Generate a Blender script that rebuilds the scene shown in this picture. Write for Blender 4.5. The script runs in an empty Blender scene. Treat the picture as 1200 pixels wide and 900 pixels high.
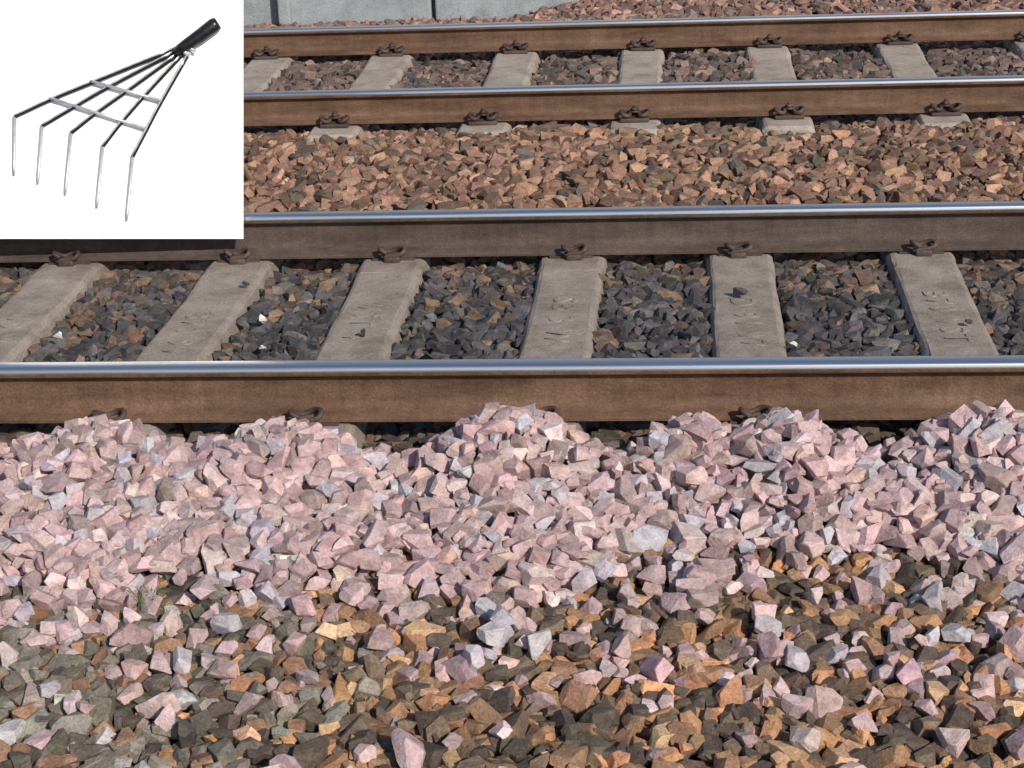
import bpy, bmesh, math, random
import numpy as np
from mathutils import Vector, Matrix, Euler
import time
T0=time.time()
rng=np.random.default_rng(7); random.seed(7)
S=bpy.context.scene
S.view_settings.view_transform='Standard'; S.view_settings.look='None'; S.view_settings.exposure=0
COL=S.collection

# ------------------------------------------------------------------ helpers
def new_obj(name,me,parent=None):
    o=bpy.data.objects.new(name,me); COL.objects.link(o)
    if parent: o.parent=parent
    return o
def empty(name,mat=None):
    o=bpy.data.objects.new(name,None); COL.objects.link(o); o.empty_display_size=.2
    if mat is not None: o.matrix_world=mat
    return o
def mesh_from(name,verts,faces,mat=None,smooth=False):
    me=bpy.data.meshes.new(name); me.from_pydata([tuple(v) for v in verts],[],faces); me.update()
    if mat: me.materials.append(mat)
    if smooth: me.polygons.foreach_set('use_smooth',[True]*len(me.polygons))
    return me
def catmull(P,n=6):
    P=[Vector(p) for p in P]; out=[]
    Q=[P[0]*2-P[1]]+P+[P[-1]*2-P[-2]]
    for i in range(1,len(Q)-2):
        a,b,c,d=Q[i-1:i+3]
        for k in range(n):
            t=k/n
            out.append(.5*((2*b)+(c-a)*t+(2*a-5*b+4*c-d)*t*t+(3*b-a-3*c+d)*t**3))
    out.append(P[-1]); return out
def tube(P,r,seg=10):
    P=[Vector(p) for p in P]; V=[];F=[]
    n=len(P); rs=r if isinstance(r,(list,tuple)) else [r]*n
    up=None
    for i,p in enumerate(P):
        t=(P[min(i+1,n-1)]-P[max(i-1,0)]).normalized()
        if up is None:
            up=t.orthogonal().normalized()
        up=(up-t*up.dot(t)).normalized(); s=t.cross(up)
        for k in range(seg):
            a=2*math.pi*k/seg
            V.append(p+(up*math.cos(a)+s*math.sin(a))*rs[i])
    for i in range(n-1):
        for k in range(seg):
            a=i*seg+k;b=i*seg+(k+1)%seg
            F.append((a,b,b+seg,a+seg))
    F.append(tuple(range(seg))[::-1]); F.append(tuple((n-1)*seg+k for k in range(seg)))
    return V,F
def merge(parts):
    V=[];F=[]
    for v,f in parts:
        o=len(V); V+=list(v); F+=[tuple(i+o for i in q) for q in f]
    return V,F
def box(c,s,bev=0.0,rot=None):
    bm=bmesh.new(); bmesh.ops.create_cube(bm,size=1)
    bmesh.ops.scale(bm,vec=s,verts=bm.verts)
    if bev: bmesh.ops.bevel(bm,geom=bm.edges[:],offset=bev,segments=2,affect='EDGES',profile=.5)
    M=Matrix.Translation(c)@(rot.to_4x4() if rot else Matrix())
    bm.transform(M); bm.verts.index_update()
    V=[v.co.copy() for v in bm.verts]; F=[tuple(v.index for v in f.verts) for f in bm.faces]; bm.free()
    return V,F

# ------------------------------------------------------------------ materials
def mat_base(name):
    m=bpy.data.materials.new(name); m.use_nodes=True
    nt=m.node_tree; b=nt.nodes['Principled BSDF']
    return m,nt,b
def N(nt,t,**k):
    n=nt.nodes.new(t)
    for a,v in k.items(): setattr(n,a,v)
    return n
def noise(nt,scale,detail=4,rough=.6,vec=None):
    n=N(nt,'ShaderNodeTexNoise'); n.inputs['Scale'].default_value=scale; n.inputs['Detail'].default_value=detail; n.inputs['Roughness'].default_value=rough
    if vec: nt.links.new(vec,n.inputs['Vector'])
    return n
def ramp(nt,src,stops):
    r=N(nt,'ShaderNodeValToRGB'); e=r.color_ramp.elements
    e[0].position,e[0].color=stops[0][0],(*stops[0][1],1); e[1].position,e[1].color=stops[-1][0],(*stops[-1][1],1)
    for p,c in stops[1:-1]:
        x=e.new(p); x.color=(*c,1)
    nt.links.new(src,r.inputs[0]); return r
def mix(nt,a,b,fac,mode='MIX'):
    m=N(nt,'ShaderNodeMix',data_type='RGBA',blend_type=mode)
    for s,i in((a,6),(b,7),(fac,0)):
        if isinstance(s,(int,float)): m.inputs[i].default_value=s
        elif isinstance(s,tuple): m.inputs[i].default_value=(*s,1)
        else: nt.links.new(s,m.inputs[i])
    return m.outputs[2]
def geo_pos(nt):
    return N(nt,'ShaderNodeNewGeometry').outputs['Position']
def bump(nt,b,h,strength,dist):
    n=N(nt,'ShaderNodeBump'); n.inputs['Strength'].default_value=strength; n.inputs['Distance'].default_value=dist
    nt.links.new(h,n.inputs['Height']); nt.links.new(n.outputs[0],b.inputs['Normal']); return n

def stone_mat(name,patch,patch_amt,speck):
    m,nt,b=mat_base(name); p=geo_pos(nt)
    at=N(nt,'ShaderNodeAttribute',attribute_name='Col')
    n1=noise(nt,34,2,.7,p); r1=ramp(nt,n1.outputs['Fac'],[(.3,(.68,.66,.64)),(.52,(1,1,1)),(.75,(1.27,1.23,1.18))])
    c=mix(nt,at.outputs['Color'],r1.outputs[0],.9,'MULTIPLY')
    r2=ramp(nt,n1.outputs['Color'],[(.54,(0,0,0)),(.68,(patch_amt,)*3)])
    c=mix(nt,c,patch,r2.outputs[0])
    nb=noise(nt,150,3,.75,p)
    r3=ramp(nt,nb.outputs['Fac'],[(.35,(1-speck,)*3),(.5,(1,1,1)),(.68,(1+speck,)*3)])
    c=mix(nt,c,r3.outputs[0],1.0,'MULTIPLY')
    nt.links.new(c,b.inputs['Base Color'])
    b.inputs['Roughness'].default_value=.82; b.inputs['Specular IOR Level'].default_value=.3
    bump(nt,b,nb.outputs['Fac'],.8,.005)
    return m
M_PINK=stone_mat('pink_granite',(.44,.41,.44),.5,.18)
M_OLD=stone_mat('weathered_ballast',(.25,.185,.14),.32,.28)

def rust_mat(name,c1,c2,c3,metal=0,rough=.75):
    m,nt,b=mat_base(name); p=geo_pos(nt)
    mp=N(nt,'ShaderNodeMapping'); mp.inputs['Scale'].default_value=(.35,1,1.6); nt.links.new(p,mp.inputs[0])
    n=noise(nt,9,4,.7,mp.outputs[0]); r=ramp(nt,n.outputs['Fac'],[(.3,c1),(.5,c2),(.72,c3)])
    n2=noise(nt,160,2,.7,p); r2=ramp(nt,n2.outputs['Fac'],[(.3,(.68,.68,.68)),(.7,(1.25,1.25,1.25))])
    c=mix(nt,r.outputs[0],r2.outputs[0],.9,'MULTIPLY')
    mp3=N(nt,'ShaderNodeMapping'); mp3.inputs['Scale'].default_value=(14,14,.8); nt.links.new(p,mp3.inputs[0])
    n3=noise(nt,2.2,3,.6,mp3.outputs[0]); r3=ramp(nt,n3.outputs['Fac'],[(.42,(1,1,1)),(.62,(.74,.70,.68))])
    c=mix(nt,c,r3.outputs[0],.6,'MULTIPLY'); nt.links.new(c,b.inputs['Base Color'])
    b.inputs['Roughness'].default_value=rough; b.inputs['Metallic'].default_value=metal
    b.inputs['Specular IOR Level'].default_value=.3
    bump(nt,b,n2.outputs['Fac'],.5,.003); return m
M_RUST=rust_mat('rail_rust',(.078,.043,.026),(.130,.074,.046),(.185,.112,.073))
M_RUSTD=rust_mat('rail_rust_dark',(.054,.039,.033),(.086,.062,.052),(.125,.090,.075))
M_CLIP=rust_mat('clip_steel',(.042,.032,.028),(.075,.053,.045),(.12,.085,.068),.1,.65)
m,nt,b=mat_base('polished_rail_head'); p=geo_pos(nt)
mp=N(nt,'ShaderNodeMapping'); mp.inputs['Scale'].default_value=(.4,60,30); nt.links.new(p,mp.inputs[0])
n=noise(nt,4,3,.6,mp.outputs[0]); r=ramp(nt,n.outputs['Fac'],[(.3,(.52,.52,.54)),(.7,(.74,.76,.81))])
nt.links.new(r.outputs[0],b.inputs['Base Color']); b.inputs['Metallic'].default_value=.95; b.inputs['Roughness'].default_value=.28
M_HEAD=m
def concrete(name,a,bc,c):
    m,nt,b=mat_base(name); p=geo_pos(nt)
    n=noise(nt,7,5,.75,p); r=ramp(nt,n.outputs['Fac'],[(.28,a),(.5,bc),(.74,c)])
    n2=noise(nt,140,3,.75,p); r2=ramp(nt,n2.outputs['Fac'],[(.32,(.55,.53,.50)),(.5,(1,1,1)),(.72,(1.2,1.2,1.2))])
    cc=mix(nt,r.outputs[0],r2.outputs[0],.75,'MULTIPLY'); nt.links.new(cc,b.inputs['Base Color'])
    b.inputs['Roughness'].default_value=.9; b.inputs['Specular IOR Level'].default_value=.2
    bump(nt,b,n2.outputs['Fac'],.8,.004); return m
M_CONC=concrete('sleeper_concrete',(.160,.132,.110),(.265,.225,.195),(.345,.300,.265))
M_CONC2=concrete('sleeper_concrete_far',(.20,.165,.135),(.33,.28,.24),(.42,.37,.33))
M_WALL=concrete('wall_concrete',(.20,.225,.23),(.28,.31,.325),(.35,.39,.41))
m,nt,b=mat_base('bed'); p=geo_pos(nt)
v=N(nt,'ShaderNodeTexVoronoi'); v.inputs['Scale'].default_value=22; nt.links.new(p,v.inputs['Vector'])
r=ramp(nt,v.outputs['Color'],[(.1,(.045,.035,.03)),(.5,(.12,.075,.055)),(.9,(.20,.13,.09))])
nt.links.new(r.outputs[0],b.inputs['Base Color']); b.inputs['Roughness'].default_value=.95
inv=N(nt,'ShaderNodeMath',operation='SUBTRACT'); inv.inputs[0].default_value=1; nt.links.new(v.outputs['Distance'],inv.inputs[1])
bump(nt,b,inv.outputs[0],1,.04); M_BED=m
m,nt,b=mat_base('dirt'); p=geo_pos(nt)
n=noise(nt,3,6,.7,p); r=ramp(nt,n.outputs['Fac'],[(.3,(.07,.06,.04)),(.7,(.17,.14,.10))]); nt.links.new(r.outputs[0],b.inputs['Base Color']); b.inputs['Roughness'].default_value=.95; M_DIRT=m
def flat(name,c,rough=.5,metal=0,var=.12,sc=30):
    m,nt,b=mat_base(name); p=geo_pos(nt); n=noise(nt,sc,3,.6,p)
    r=ramp(nt,n.outputs['Fac'],[(.3,tuple(x*(1-var) for x in c)),(.7,tuple(min(1,x*(1+var)) for x in c))])
    nt.links.new(r.outputs[0],b.inputs['Base Color']); b.inputs['Roughness'].default_value=rough; b.inputs['Metallic'].default_value=metal; return m
M_WHITE=flat('white_board_paint',(.93,.93,.93),.6,0,.01,4)
M_BLACK=flat('rake_black_steel',(.02,.02,.022),.26,.4,.4,60)
M_CHROME_HILITE=flat('rake_bright_steel_highlight',(.60,.61,.65),.3,.6,.25,50)  # bright steel of crossbars and collar, also the painted highlights on the bars
M_TIP=flat('rake_bare_tine',(.46,.46,.49),.45,.4,.15,50)
M_GRASS=flat('grass',(.07,.13,.03),.6,0,.4,40)
M_WOOD=flat('board_leg_wood',(.30,.21,.13),.7)

# ------------------------------------------------------------------ layout (metres, y across tracks)
H=1.85
R1,R2=4.524,6.040           # near track rails
R3,R4=7.42,8.985            # far track rails
PAD=.008
NS=.865                     # rail section scale, near track (149 mm rail)
ZN=.180-.172*NS-PAD         # near track sleeper top
FS=.77                      # lighter rail section on far track
ZF=.326-.172*FS-PAD
SL1=[-1.55,-1.0,-.38,.20,.81]
x=-1.55
while x>-9: x-=.61; SL1.append(x)
x=.81
while x<9: x+=.605; SL1.append(x)
SL2=[-.186+.627*i for i in range(-15,16)]
C1=(R1+R2)/2; C2=(R3+R4)/2
L1=(4.33,6.50); L2=(7.20,9.45)

# rails
prof=[(.075,0),(.0755,.009),(.070,.0125),(.042,.0195),(.020,.029),(.011,.040),(.0085,.055),(.0085,.112),(.0115,.124),(.020,.131),(.0345,.1365),(.0375,.141),(.0375,.152),(.0368,.1615),(.0335,.1665),(.026,.1695),(.016,.1712),(.006,.172)]
full=prof+[(-a,c) for a,c in prof[::-1]]
def rail(name,y,z,parent,sc=1.0,m1=M_RUST):
    xs=list(np.arange(-45,45.1,3)); V=[];F=[];n=len(full)
    for xx in xs:
        for a,c in full: V.append((xx,y+a*sc,z+c*sc))
    for i in range(len(xs)-1):
        for k in range(n):
            q=i*n+k; w=i*n+(k+1)%n
            F.append((q,q+n,w+n,w))
    me=mesh_from(name,V,F,m1); me.materials.append(M_HEAD)
    bm=bmesh.new(); bm.from_mesh(me); bmesh.ops.recalc_face_normals(bm,faces=bm.faces[:]); 
    for f in bm.faces:
        f.smooth=True
        if f.calc_center_median().z-z>.155*sc: f.material_index=1
    bm.to_mesh(me); bm.free()
    try: me.set_sharp_from_angle(angle=math.radians(38))
    except Exception: pass
    return new_obj(name,me,parent)

def sleeper(xc,y0,y1,ztop,seats,wt,wb,hgt,seed):
    r=random.Random(seed); ys=sorted(set([y0,y0+.02,y1-.02,y1]+[s+d for s in seats for d in(-.2,-.12,.12,.2)]+list(np.linspace(y0+.3,y1-.3,14))))
    ys=[y for y in ys if y0<=y<=y1]
    V=[];F=[]
    dx=r.uniform(-.006,.006)
    for y in ys:
        d=min(abs(y-s) for s in seats); k=min(1,max(0,(d-.12)/.25)); k=k*k*(3-2*k)
        zt=ztop-.012*k; w=wt/2*(1-.03*k)
        if y in(y0,y1): zt-=.012; w-=.01
        for a,c in[(-wb/2,ztop-hgt),(-w-.006,zt-.016),(-w+.004,zt-.004),(-w+.014,zt),(w-.014,zt),(w-.004,zt-.004),(w+.006,zt-.016),(wb/2,ztop-hgt)]:
            V.append((xc+a+dx*(y-C1)+r.uniform(-.003,.003),y,c+r.uniform(-.0012,.0012)))
    n=8
    for i in range(len(ys)-1):
        for k in range(n):
            q=i*n+k;w_=i*n+(k+1)%n; F.append((q,w_,w_+n,q+n))
    F.append(tuple(range(n))[::-1]); F.append(tuple((len(ys)-1)*n+k for k in range(n)))
    return V,F

def eclip(x,y,z,side,j):
    P=[(-.048,.046,.020),(-.01,.047,.022),(.032,.046,.026),(.054,.036,.038),(.050,.008,.046),(.022,-.014,.040),(-.014,-.012,.026),(-.038,.004,.034),(-.054,.034,.052),(-.044,.062,.052),(-.020,.068,.040)]
    P=[(x+a*(.74+.04*j),y+side*(.053+c*.72),z+d*.80+.003) for a,c,d in P]
    a=tube(catmull(P,6),.0080,10)
    bx=box((x,y+side*.084,z+.006),(.056,.034,.028),.007)
    return [a,bx]
def wclip(x,y,z,side):
    H_=[(-.030,-.022,.030),(-.052,-.010,.040),(-.060,.026,.044),(-.046,.052,.036),(-.026,.044,.030),(-.018,.010,.036),(-.012,-.018,.042)]
    P=H_+[(0,-.026,.043)]+[(-a,c,d) for a,c,d in H_[::-1]]
    P=[(x+a*.95,y+side*(.048+c*.9),z+d*.9) for a,c,d in P]
    out=[tube(catmull(P,5),.0085,8)]
    out.append(box((x,y+side*.071,z+.008),(.12,.05,.018),.005))
    for rr,z0,z1,sg in((.019,.036,.042,12),(.014,.042,.056,6),(.007,.056,.064,8)):
        out.append(tube([(x,y+side*.057,z+z0),(x,y+side*.057,z+z1)],rr,sg))
    return out

tr1=empty('railway_track'); tr2=empty('railway_track.001')
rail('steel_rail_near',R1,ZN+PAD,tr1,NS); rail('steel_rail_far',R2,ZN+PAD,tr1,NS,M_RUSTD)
rail('steel_rail_near',R3,ZF+PAD,tr2,FS); rail('steel_rail_far',R4,ZF+PAD,tr2,FS)
V,F=merge([sleeper(x,L1[0],L1[1],ZN,(R1,R2),.212,.29,.2,i) for i,x in enumerate(SL1)])
new_obj('concrete_sleepers',mesh_from('concrete_sleepers',V,F,M_CONC),tr1)
V,F=merge([sleeper(x,L2[0],L2[1],ZF,(R3,R4),.20,.29,.2,i+50) for i,x in enumerate(SL2)])
new_obj('concrete_sleepers',mesh_from('concrete_sleepers_b',V,F,M_CONC2),tr2)
P=[];Q=[];PD=[]
for i,x in enumerate(SL1):
    for y in(R1,R2):
        for s in(-1,1):
            P+=eclip(x+random.uniform(-.012,.012),y,ZN,s,random.uniform(-1,1))
        PD.append(box((x,y,ZN+.004),(.15,.15,.008),.001))
for x in SL2:
    for y in(R3,R4):
        for s in(-1,1): Q+=wclip(x+random.uniform(-.006,.006),y,ZF,s)
V,F=merge(P); new_obj('rail_clips',mesh_from('rail_clips',V,F,M_CLIP,True),tr1)
V,F=merge(PD); new_obj('rail_pads',mesh_from('rail_pads',V,F,M_CLIP),tr1)
V,F=merge(Q); new_obj('rail_clips',mesh_from('rail_clips_b',V,F,M_CLIP,True),tr2)
words=['B70 91','VST 4','SB 3 W','D 91 17','B70 VST','1991 S']
for i,x in enumerate(SL1[:5]+[SL1[5]]):
    cu=bpy.data.curves.new('cast_marks','FONT'); cu.body=words[i%6]; cu.size=.11; cu.extrude=.0028; cu.offset=.001; cu.space_character=1.3; cu.align_x='CENTER'; cu.align_y='CENTER'
    cu.materials.append(M_CONC)
    o=new_obj('cast_marks',cu,tr1); o.location=(x+random.uniform(-.012,.012),C1+random.uniform(-.15,.12),ZN-.0115); o.rotation_euler=(0,0,math.radians(-90+random.uniform(-3,3)))

# ------------------------------------------------------------------ ballast surface
X0,X1,Y0,Y1,G=-4.4,3.9,2.5,10.4,.012
xs=np.arange(X0,X1,G); ys=np.arange(Y0,Y1,G); XX,YY=np.meshgrid(xs,ys)
def sn(X,Y,seed,sc):
    r=np.random.default_rng(seed); o=np.zeros_like(X)
    for _ in range(7):
        a=r.uniform(0,6.28); f=sc*r.uniform(.6,1.6); o=o+np.sin(X*f*math.cos(a)+Y*f*math.sin(a)+r.uniform(0,6.28))
    return o/7*1.6
def base_t(X,Y):
    t=np.interp(Y,[-6,2.5,3.2,3.8,4.1,4.42,4.6,4.8,5.3,5.85,6.04,6.2,6.5,6.85,7.2,7.36,7.5,7.7,8.2,8.7,9.0,9.15,9.5,10.0,10.4],
      [-.22,-.20,-.160,-.115,-.07,-.035,-.035,-.012,-.020,-.012,-.03,.0,.07,.14,.165,.145,.135,.150,.145,.150,.135,.145,.15,.13,.12])
    t=t+.012*sn(X,Y,3,4.)
    k=np.clip((Y-9.4)/.9,0,1)*np.clip((X+1.0)/1.0,0,1)
    return t+.20*k
def hump(X):
    o=np.zeros_like(X)
    for c,a,w in[(-3.3,.8,.2),(-2.75,.8,.18),(-2.15,.8,.2),(-1.55,.92,.17),(-1.02,.95,.17),(-.47,1.15,.17),(.02,.8,.12),(.25,1.0,.13),(.78,1.1,.17),(1.38,.9,.2),(2.0,.9,.2),(2.7,.8,.2),(3.4,.8,.2)]:
        o=np.maximum(o,a*np.exp(-((X-c)/w)**2))
    return o
def edge(X): return 3.78+.08*np.sin(X*2.3+1.)+.06*np.sin(X*5.7+.4)+.05*np.sin(X*11+2)
BT=base_t(XX,YY)
e=edge(XX); hp=hump(XX)
th=.062*np.clip((YY-e)/.12,0,1)*np.clip((4.31+.12*hp-YY)/.05,0,1)*(1+.35*sn(XX,YY,21,9))
PT=BT+th+.098*hp*np.exp(-((YY-4.24)/.15)**2)*(YY<4.42)
hm=BT-.06
sl=np.zeros_like(XX,bool)
for x in SL1: sl|=(abs(XX-x)<.116)&(YY>L1[0])&(YY<L1[1])
sl2=np.zeros_like(XX,bool)
for x in SL2: sl2|=(abs(XX-x)<.110)&(YY>L2[0]+.03)&(YY<L2[1]-.03)
hm[sl]=ZN; hm[sl2]=ZF
BT2=BT.copy(); BT2[sl]=-1; BT2[sl2]=-1
kern={}
for k in range(4,18):
    rf=k/4.; n=int(math.ceil(rf)); yy,xx=np.mgrid[-n:n+1,-n:n+1]; d2=(xx**2+yy**2)/(rf*rf); m_=d2<=1.0
    kern[k]=(n,m_,np.where(m_,np.sqrt(np.clip(1-d2*.8,0,1)),-9.),m_.sum())
def drop(T,n,rmean,lo=.45,ybox=None,xbox=None,force=False,sg=.24):
    out=[]
    x0,x1=(X0+.1,X1-.1) if xbox is None else xbox; y0,y1=(Y0+.1,Y1-.1) if ybox is None else ybox
    px=rng.uniform(x0,x1,n); py=rng.uniform(y0,y1,n)
    rr=np.clip(rmean*np.exp(rng.normal(0,sg,n)),.012,.042)
    rr[(py>4.6)&(py<5.95)]*=.95
    ix=((px-X0)/G).astype(int); iy=((py-Y0)/G).astype(int)
    tt=T[iy,ix]; 
    for i in range(n):
        r=rr[i]; t=tt[i]; a=ix[i]; b_=iy[i]
        if not force and hm[b_,a]+.2*r>t: continue
        k=int(min(17,max(4,round(r*.85/G*4)))); nn,msk,dome,cnt=kern[k]
        pa=hm[b_-nn:b_+nn+1,a-nn:a+nn+1]
        if pa.shape!=msk.shape: continue
        m0=float(pa[msk].sum())/cnt
        if not force and m0+lo*r>t: continue
        z=m0+.50*r
        np.maximum(pa,np.where(msk,z+.55*r*dome,-9.),out=pa)
        out.append((px[i],py[i],z,r))
    return np.array(out).reshape(-1,4)
A=drop(BT2,260000,.0245)
print('old stones',len(A),time.time()-T0)
B=drop(PT,90000,.0276,.35,ybox=(3.3,4.43),sg=.22)
print('pink',len(B),time.time()-T0)
cand=rng.uniform(size=(8000,2)); sx=X0+.2+cand[:,0]*(X1-X0-.4); sy=2.65+cand[:,1]*1.4
d=edge(sx)-sy
pr=np.where(d>0,.42*np.exp(-d/.13)+np.where(sx>.1,.07,.030),.0)
sel=rng.uniform(size=len(sx))<pr
pts=[]
for x_,y_ in zip(sx[sel],sy[sel]):
    q=drop(PT,1,.0270,force=True,xbox=(x_,x_+1e-4),ybox=(y_,y_+1e-4),sg=.20)
    if len(q): pts.append(q)
B=np.vstack([B]+pts)
ST=np.array([(.19,5.55,.010,.019),(.02,5.2,-.0,.02),(-1.46,5.7,.008,.011),(-2.2,5.3,.01,.018),(.86,5.25,.006,.009),(-.98,5.2,.006,.010),(-1.33,5.35,.0,.014),(-1.27,5.08,.0,.012),(-1.95,5.2,0,.013),(.33,5.08,0,.009)])
ST[:,2]+=ZN
NW=4; A=np.vstack([A,ST])

# ------------------------------------------------------------------ stone prototypes (half-space intersections)
def proto(seed,bev):
    r=np.random.default_rng(seed); n=r.integers(7,12)
    while True:
        Nn=r.normal(size=(n,3)); Nn/=np.linalg.norm(Nn,axis=1)[:,None]
        Nn=np.vstack([Nn,np.eye(3),-np.eye(3)]); D=np.concatenate([r.uniform(.52,.95,n),r.uniform(.85,1.15,6)])
        pts=[]
        K=len(D)
        for i in range(K):
            for j in range(i+1,K):
                for k in range(j+1,K):
                    Mx=Nn[[i,j,k]]
                    if abs(np.linalg.det(Mx))<.05: continue
                    p=np.linalg.solve(Mx,D[[i,j,k]])
                    if (Nn@p<=D+1e-6).all(): pts.append(p)
        if len(pts)>8: break
    bm=bmesh.new()
    for p in pts: bm.verts.new(p)
    bmesh.ops.remove_doubles(bm,verts=bm.verts[:],dist=.09)
    res=bmesh.ops.convex_hull(bm,input=bm.verts[:])
    bmesh.ops.delete(bm,geom=[g for g in bm.verts if not g.link_faces],context='VERTS')
    bmesh.ops.dissolve_limit(bm,angle_limit=math.radians(8),verts=bm.verts[:],edges=bm.edges[:])
    if bev: bmesh.ops.bevel(bm,geom=bm.edges[:],offset=.045,segments=1,affect='EDGES',clamp_overlap=True)
    bmesh.ops.triangulate(bm,faces=bm.faces[:])
    if bev:
        for v_ in bm.verts: v_.co*=1+r.uniform(-.035,.035)
    bmesh.ops.recalc_face_normals(bm,faces=bm.faces[:])
    bm.verts.index_update()
    V=np.array([v.co[:] for v in bm.verts]); F=np.array([[v.index for v in f.verts] for f in bm.faces]); bm.free()
    V=V-V.mean(0); V/=np.abs(V).max(0)
    return V,F
PH=[proto(100+i,True) for i in range(40)]
PL=[proto(100+i,False) for i in range(40)]

def build_stones(name,A,colors,mat,ysplit=4.6,fl=(.55,.85),el=(1.05,1.4)):
    n=len(A); pi=rng.integers(0,40,n)
    az=rng.uniform(0,2*math.pi,n)
    tl=rng.normal(0,.45,n); wild=rng.uniform(size=n)<.25; tl[wild]=rng.uniform(-1.5,1.5,wild.sum())
    ta=rng.uniform(0,2*math.pi,n)
    ca,sa=np.cos(az),np.sin(az); z0=np.zeros(n); o1=np.ones(n)
    Rz=np.stack([np.stack([ca,-sa,z0],1),np.stack([sa,ca,z0],1),np.stack([z0,z0,o1],1)],1)
    kx,ky=np.cos(ta),np.sin(ta); c=np.cos(tl); s=np.sin(tl)
    Rt=np.stack([np.stack([c+kx*kx*(1-c),kx*ky*(1-c),ky*s],1),np.stack([kx*ky*(1-c),c+ky*ky*(1-c),-kx*s],1),np.stack([-ky*s,kx*s,c],1)],1)
    R=Rt@Rz
    sc=np.stack([A[:,3]*rng.uniform(*el,n),A[:,3]*rng.uniform(.8,1.05,n),A[:,3]*rng.uniform(*fl,n)],1)
    VS=[];FS_=[];CS=[];off=0
    hi=A[:,1]<ysplit
    for k in range(40):
        for hh,PP in((True,PH),(False,PL)):
            ids=np.where((pi==k)&(hi==hh))[0]
            if not len(ids): continue
            v,f=PP[k]
            W=np.einsum('nij,nvj->nvi',R[ids],v[None]*sc[ids][:,None,:])+A[ids][:,None,:3]
            m_=len(ids); nv=len(v)
            VS.append(W.reshape(-1,3)); FS_.append((f[None]+(np.arange(m_)*nv)[:,None,None]+off).reshape(-1,3))
            CS.append(np.repeat(colors[ids],nv,0)); off+=m_*nv
    V=np.vstack(VS).astype(np.float32);F=np.vstack(FS_).astype(np.int32);C=np.vstack(CS).astype(np.float32)
    me=bpy.data.meshes.new(name); me.vertices.add(len(V)); me.vertices.foreach_set('co',V.ravel())
    me.loops.add(F.size); me.loops.foreach_set('vertex_index',F.ravel())
    me.polygons.add(len(F)); me.polygons.foreach_set('loop_start',np.arange(0,F.size,3,dtype=np.int32))
    me.update(calc_edges=True)
    at=me.color_attributes.new('Col','FLOAT_COLOR','POINT')
    at.data.foreach_set('color',np.hstack([C,np.ones((len(C),1),np.float32)]).ravel())
    me.materials.append(mat); me.polygons.foreach_set('use_smooth',np.zeros(len(F),bool))
    print(name,n,len(F),time.time()-T0)
    return new_obj(name,me)

def pick(pal,w,n):
    pal=np.array(pal); w=np.array(w,float); w/=w.sum()
    return pal[rng.choice(len(pal),n,p=w)]
def oldcol(A):
    n=len(A); x,y=A[:,0],A[:,1]; C=np.zeros((n,3))
    GREY=pick([(.100,.086,.070),(.165,.143,.116),(.25,.225,.19),(.46,.44,.42),(.25,.145,.09)],[28,31,20,6,17],n)
    ORG=pick([(.085,.066,.053),(.15,.106,.076),(.25,.145,.088),(.41,.220,.117),(.49,.31,.19)],[25,26,21,20,8],n)
    SLT=pick([(.045,.044,.047),(.072,.069,.073),(.108,.100,.100),(.17,.11,.078)],[42,37,15,6],n)
    BRN=pick([(.068,.055,.047),(.125,.090,.070),(.19,.122,.086),(.145,.125,.108)],[30,36,22,12],n)
    RED=pick([(.13,.084,.062),(.215,.128,.09),(.305,.178,.120),(.39,.245,.165),(.105,.09,.078)],[26,32,24,8,10],n)
    FC=pick([(.100,.074,.065),(.155,.110,.094),(.21,.142,.118),(.080,.070,.070)],[32,34,16,18],n)
    BK=pick([(.17,.105,.085),(.25,.15,.12),(.32,.20,.16),(.13,.105,.10)],[28,36,20,16],n)
    u=rng.uniform(size=n)
    k=np.clip((-.55-x+.35*sn(x,y,11,3.))/.7,0,1)
    fg=np.where((u<k)[:,None],GREY,ORG)
    kc=np.clip(.05+.70*np.clip((y-5.45)/.5,0,1)+.30*(x<-1.9)+.12*sn(x,y,5,5),0.03,.75)
    crib=np.where((u<kc)[:,None],BRN,SLT)
    C[:]=fg
    m=y>4.3; C[m]=BRN[m]*.85
    m=(y>4.6); C[m]=crib[m]
    m=(y>6.05); C[m]=RED[m]
    m=(y>7.4); C[m]=FC[m]
    m=(y>9.1); C[m]=BK[m]
    C*=np.exp(rng.normal(0,.17,n))[:,None]; C*=1+rng.normal(0,.035,(n,3))
    C[-NW:]=(.62,.60,.56)
    return np.clip(C,.01,.8)
def pinkcol(B):
    n=len(B)
    C=pick([(.455,.325,.325),(.405,.285,.292),(.52,.405,.40),(.42,.38,.412),(.33,.237,.232),(.48,.335,.30)],[30,22,17,14,11,6],n)
    C=C*np.exp(rng.normal(0,.14,n))[:,None]*(1+rng.normal(0,.025,(n,3)))
    return np.clip(C,.02,.8)
build_stones('ballast_gravel',A,oldcol(A),M_OLD)
build_stones('pink_ballast_gravel',B,pinkcol(B),M_PINK,fl=(.62,.95),el=(1.0,1.32))

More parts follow.
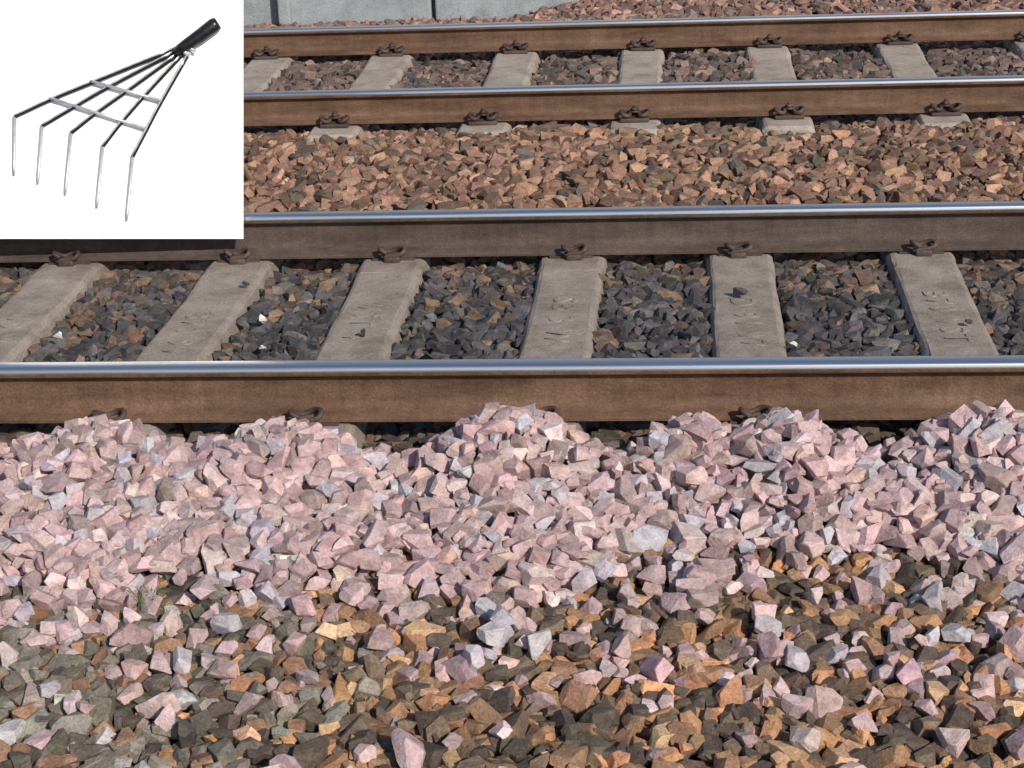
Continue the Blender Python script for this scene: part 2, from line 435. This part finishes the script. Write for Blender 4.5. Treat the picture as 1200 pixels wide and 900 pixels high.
# bed below stones, extends along the line
bx=np.concatenate([[-60,-30,-12,-7],np.arange(X0,X1,.12),[7,12,30,60]]); by=np.concatenate([[-6,-2,0,1.5],np.arange(2.4,10.4,.08),[10.6,11.2]])
BX,BY=np.meshgrid(bx,by)
inside=(BX>X0)&(BX<X1)&(BY>2.4)&(BY<10.4)
BZ=base_t(np.clip(BX,-5,5),BY)-np.where(inside,.060,.02)
V=np.stack([BX.ravel(),BY.ravel(),BZ.ravel()],1); nx_=len(bx)
F=[(j*nx_+i,j*nx_+i+1,(j+1)*nx_+i+1,(j+1)*nx_+i) for j in range(len(by)-1) for i in range(nx_-1)]
new_obj('ballast_bed',mesh_from('ballast_bed',V,F,M_BED))
g=mesh_from('ground',[(-600,-600,-.42),(600,-600,-.42),(600,600,-.42),(-600,600,-.42)],[(0,1,2,3)],M_DIRT); new_obj('ground',g)

# ------------------------------------------------------------------ concrete wall behind
wall=empty('concrete_wall'); P=[];Q=[]
x=-20-.1
i=0
WY=10.30
while x<20:
    P.append(box((x+.42,WY+.08+.012*(i%3),.9),(.825,.16,2.3),.012)); x+=.85; i+=1
V,F=merge(P); new_obj('wall_panels',mesh_from('wall_panels',V,F,M_WALL),wall)
V,F=box((-.1,WY+.09,2.10),(40.4,.24,.10),.015); new_obj('wall_coping',mesh_from('wall_coping',V,F,M_WALL),wall)
P=[box((-20.1+.85*k*3-.005,WY-.01,.9),(.07,.10,2.3),.01) for k in range(16)]
V,F=merge(P); new_obj('wall_posts',mesh_from('wall_posts',V,F,M_WALL),wall)

# ------------------------------------------------------------------ grass tufts
def tuft(x,y,z,n,h,seed):
    r=random.Random(seed); V=[];F=[]
    for _ in range(n):
        a=r.uniform(0,6.28); l=h*r.uniform(.5,1.1); b0=Vector((x+r.uniform(-.025,.025),y+r.uniform(-.02,.02),z)); d=Vector((math.cos(a),math.sin(a),0)); s=Vector((-d.y,d.x,0))*.0018
        o=len(V)
        for t,w in((0,1),(.4,.9),(.75,.6),(1,.05)):
            c=b0+Vector((0,0,l*t*(1-.25*t)))+d*l*.6*t*t
            V+= [c-s*w,c+s*w]
        for k in range(3): F.append((o+2*k,o+2*k+1,o+2*k+3,o+2*k+2))
    o=new_obj('grass_tuft',mesh_from('grass_tuft',V,F,M_GRASS))
tuft(-1.24,3.66,-.11,26,.085,1)

# ------------------------------------------------------------------ camera
YAW,PITCH,ROLL=5.77,20.9,-2.4
rotm=Euler((math.radians(90-PITCH),0,math.radians(YAW)),'XYZ').to_matrix()@Matrix.Rotation(math.radians(ROLL),3,'Z')
cam=bpy.data.cameras.new('camera'); co=bpy.data.objects.new('camera',cam); COL.objects.link(co)
co.matrix_world=Matrix.Translation((0,0,H))@rotm.to_4x4()
cam.sensor_width=36; cam.lens=63.5; cam.clip_end=2000; cam.clip_start=.05
S.camera=co

# ------------------------------------------------------------------ rake inset: added white board turned flat to the camera, rake mounted on it
brot=Euler((math.radians(69.1),0,math.radians(5.77)),'XYZ').to_matrix()@Matrix.Rotation(math.radians(-2.4),3,'Z')
BM=Matrix.Translation((-1.521,5.95,.114))@brot.to_4x4()
board=empty('inset_board',BM)
V,F=box((-.46,.45,-.008),(.92,.90,.014),.001); new_obj('panel',mesh_from('panel',V,F,M_WHITE),board)
parts=[]
inv=BM.inverted()
for lx in(-.16,-.74):
    top=Vector((lx,.5,-.02)); w=BM@top; bot=inv@Vector((w.x,6.85,.06)); parts.append(tube([top,bot],.014,8))
    w=BM@Vector((lx,.10,-.015)); parts.append(tube([Vector((lx,.10,-.015)),inv@Vector((w.x,6.03,.19))],.009,8))
parts.append(box((-.46,.5,-.026),(.72,.03,.018),.002))
V,F=merge(parts); new_obj('support_legs',mesh_from('support_legs',V,F,M_WOOD),board)
rake=empty('ballast_rake',BM)
sc=1/336.4
def L(u,v,z=.006): return Vector(((u-285)*sc,(280-v)*sc,z))
T=[[(17,206),(18,137),(61,117),(110,97),(206,58)],
   [(45,216),(50,148),(84,128),(131,101),(209,60)],
   [(77,229),(84,156),(112,134),(150,107),(212,62)],
   [(114,244),(121,172),(143,144),(170,113),(216,63)],
   [(149,259),(156,184),(173,152),(190,120),(221,66)]]
for i,t in enumerate(T):
    V,F=merge([tube([L(*t[0]),L(*t[0]).lerp(L(*t[1]),.12),L(*t[1])],[.004,.0068,.0072],8)]); new_obj('tine_tip_%d'%(i+1),mesh_from('tine_tip',V,F,M_TIP,True),rake)
    pth=[L(t[1][0],t[1][1]),L(*t[2],.009),L(*t[3],.011),L(*t[4],.013)]
    V,F=tube(catmull([pth[0]]+pth[1:],4),.0074,10); new_obj('tine_bar_%d'%(i+1),mesh_from('tine_bar',V,F,M_BLACK,True),rake)
    q=[p_+Vector((-.001,.0030,.0055)) for p_ in catmull(pth,4)]
    V,F=tube(q,.0032,6); new_obj('tine_highlight_%d'%(i+1),mesh_from('tine_highlight',V,F,M_CHROME_HILITE,True),rake)  # pale strip along each black bar, a highlight put into shape and colour
V,F=merge([tube([L(60,116,.018),L(171,151,.018)],.0055,8),tube([L(107,96,.02),L(191,119,.02)],.0055,8)])
new_obj('crossbars',mesh_from('crossbars',V,F,M_CHROME_HILITE,True),rake)
V,F=tube([L(207,63,.018),L(219,55,.022),L(236,44,.024),L(253,31,.025),L(257,28.5,.025)],[.018,.021,.025,.026,.022],16); new_obj('handle_socket',mesh_from('handle_socket',V,F,M_BLACK,True),rake)
V,F=merge([tube([L(208,57,.02),L(224,66,.02)],.008,8),tube([L(214,52,.022),L(231,62,.022)],.006,8)]); new_obj('socket_collar',mesh_from('socket_collar',V,F,M_CHROME_HILITE,True),rake)

# ------------------------------------------------------------------ light
EL=33; sd=Vector((.60,-.78,0)).normalized()*math.cos(math.radians(EL))+Vector((0,0,math.sin(math.radians(EL))))
li=bpy.data.lights.new('sun','SUN'); li.energy=4.6; li.angle=math.radians(.5); li.color=(1,.93,.83)
so=bpy.data.objects.new('sun',li); COL.objects.link(so); so.rotation_euler=sd.to_track_quat('Z','Y').to_euler()
w=bpy.data.worlds.new('World'); S.world=w; w.use_nodes=True; nt=w.node_tree
bg=nt.nodes.get('Background'); sky=nt.nodes.new('ShaderNodeTexSky'); sky.sky_type='NISHITA'; sky.sun_disc=False
sky.sun_elevation=math.radians(EL); sky.sun_rotation=math.atan2(sd.x,sd.y); nt.links.new(sky.outputs[0],bg.inputs[0]); bg.inputs[1].default_value=.12
print('done',time.time()-T0)
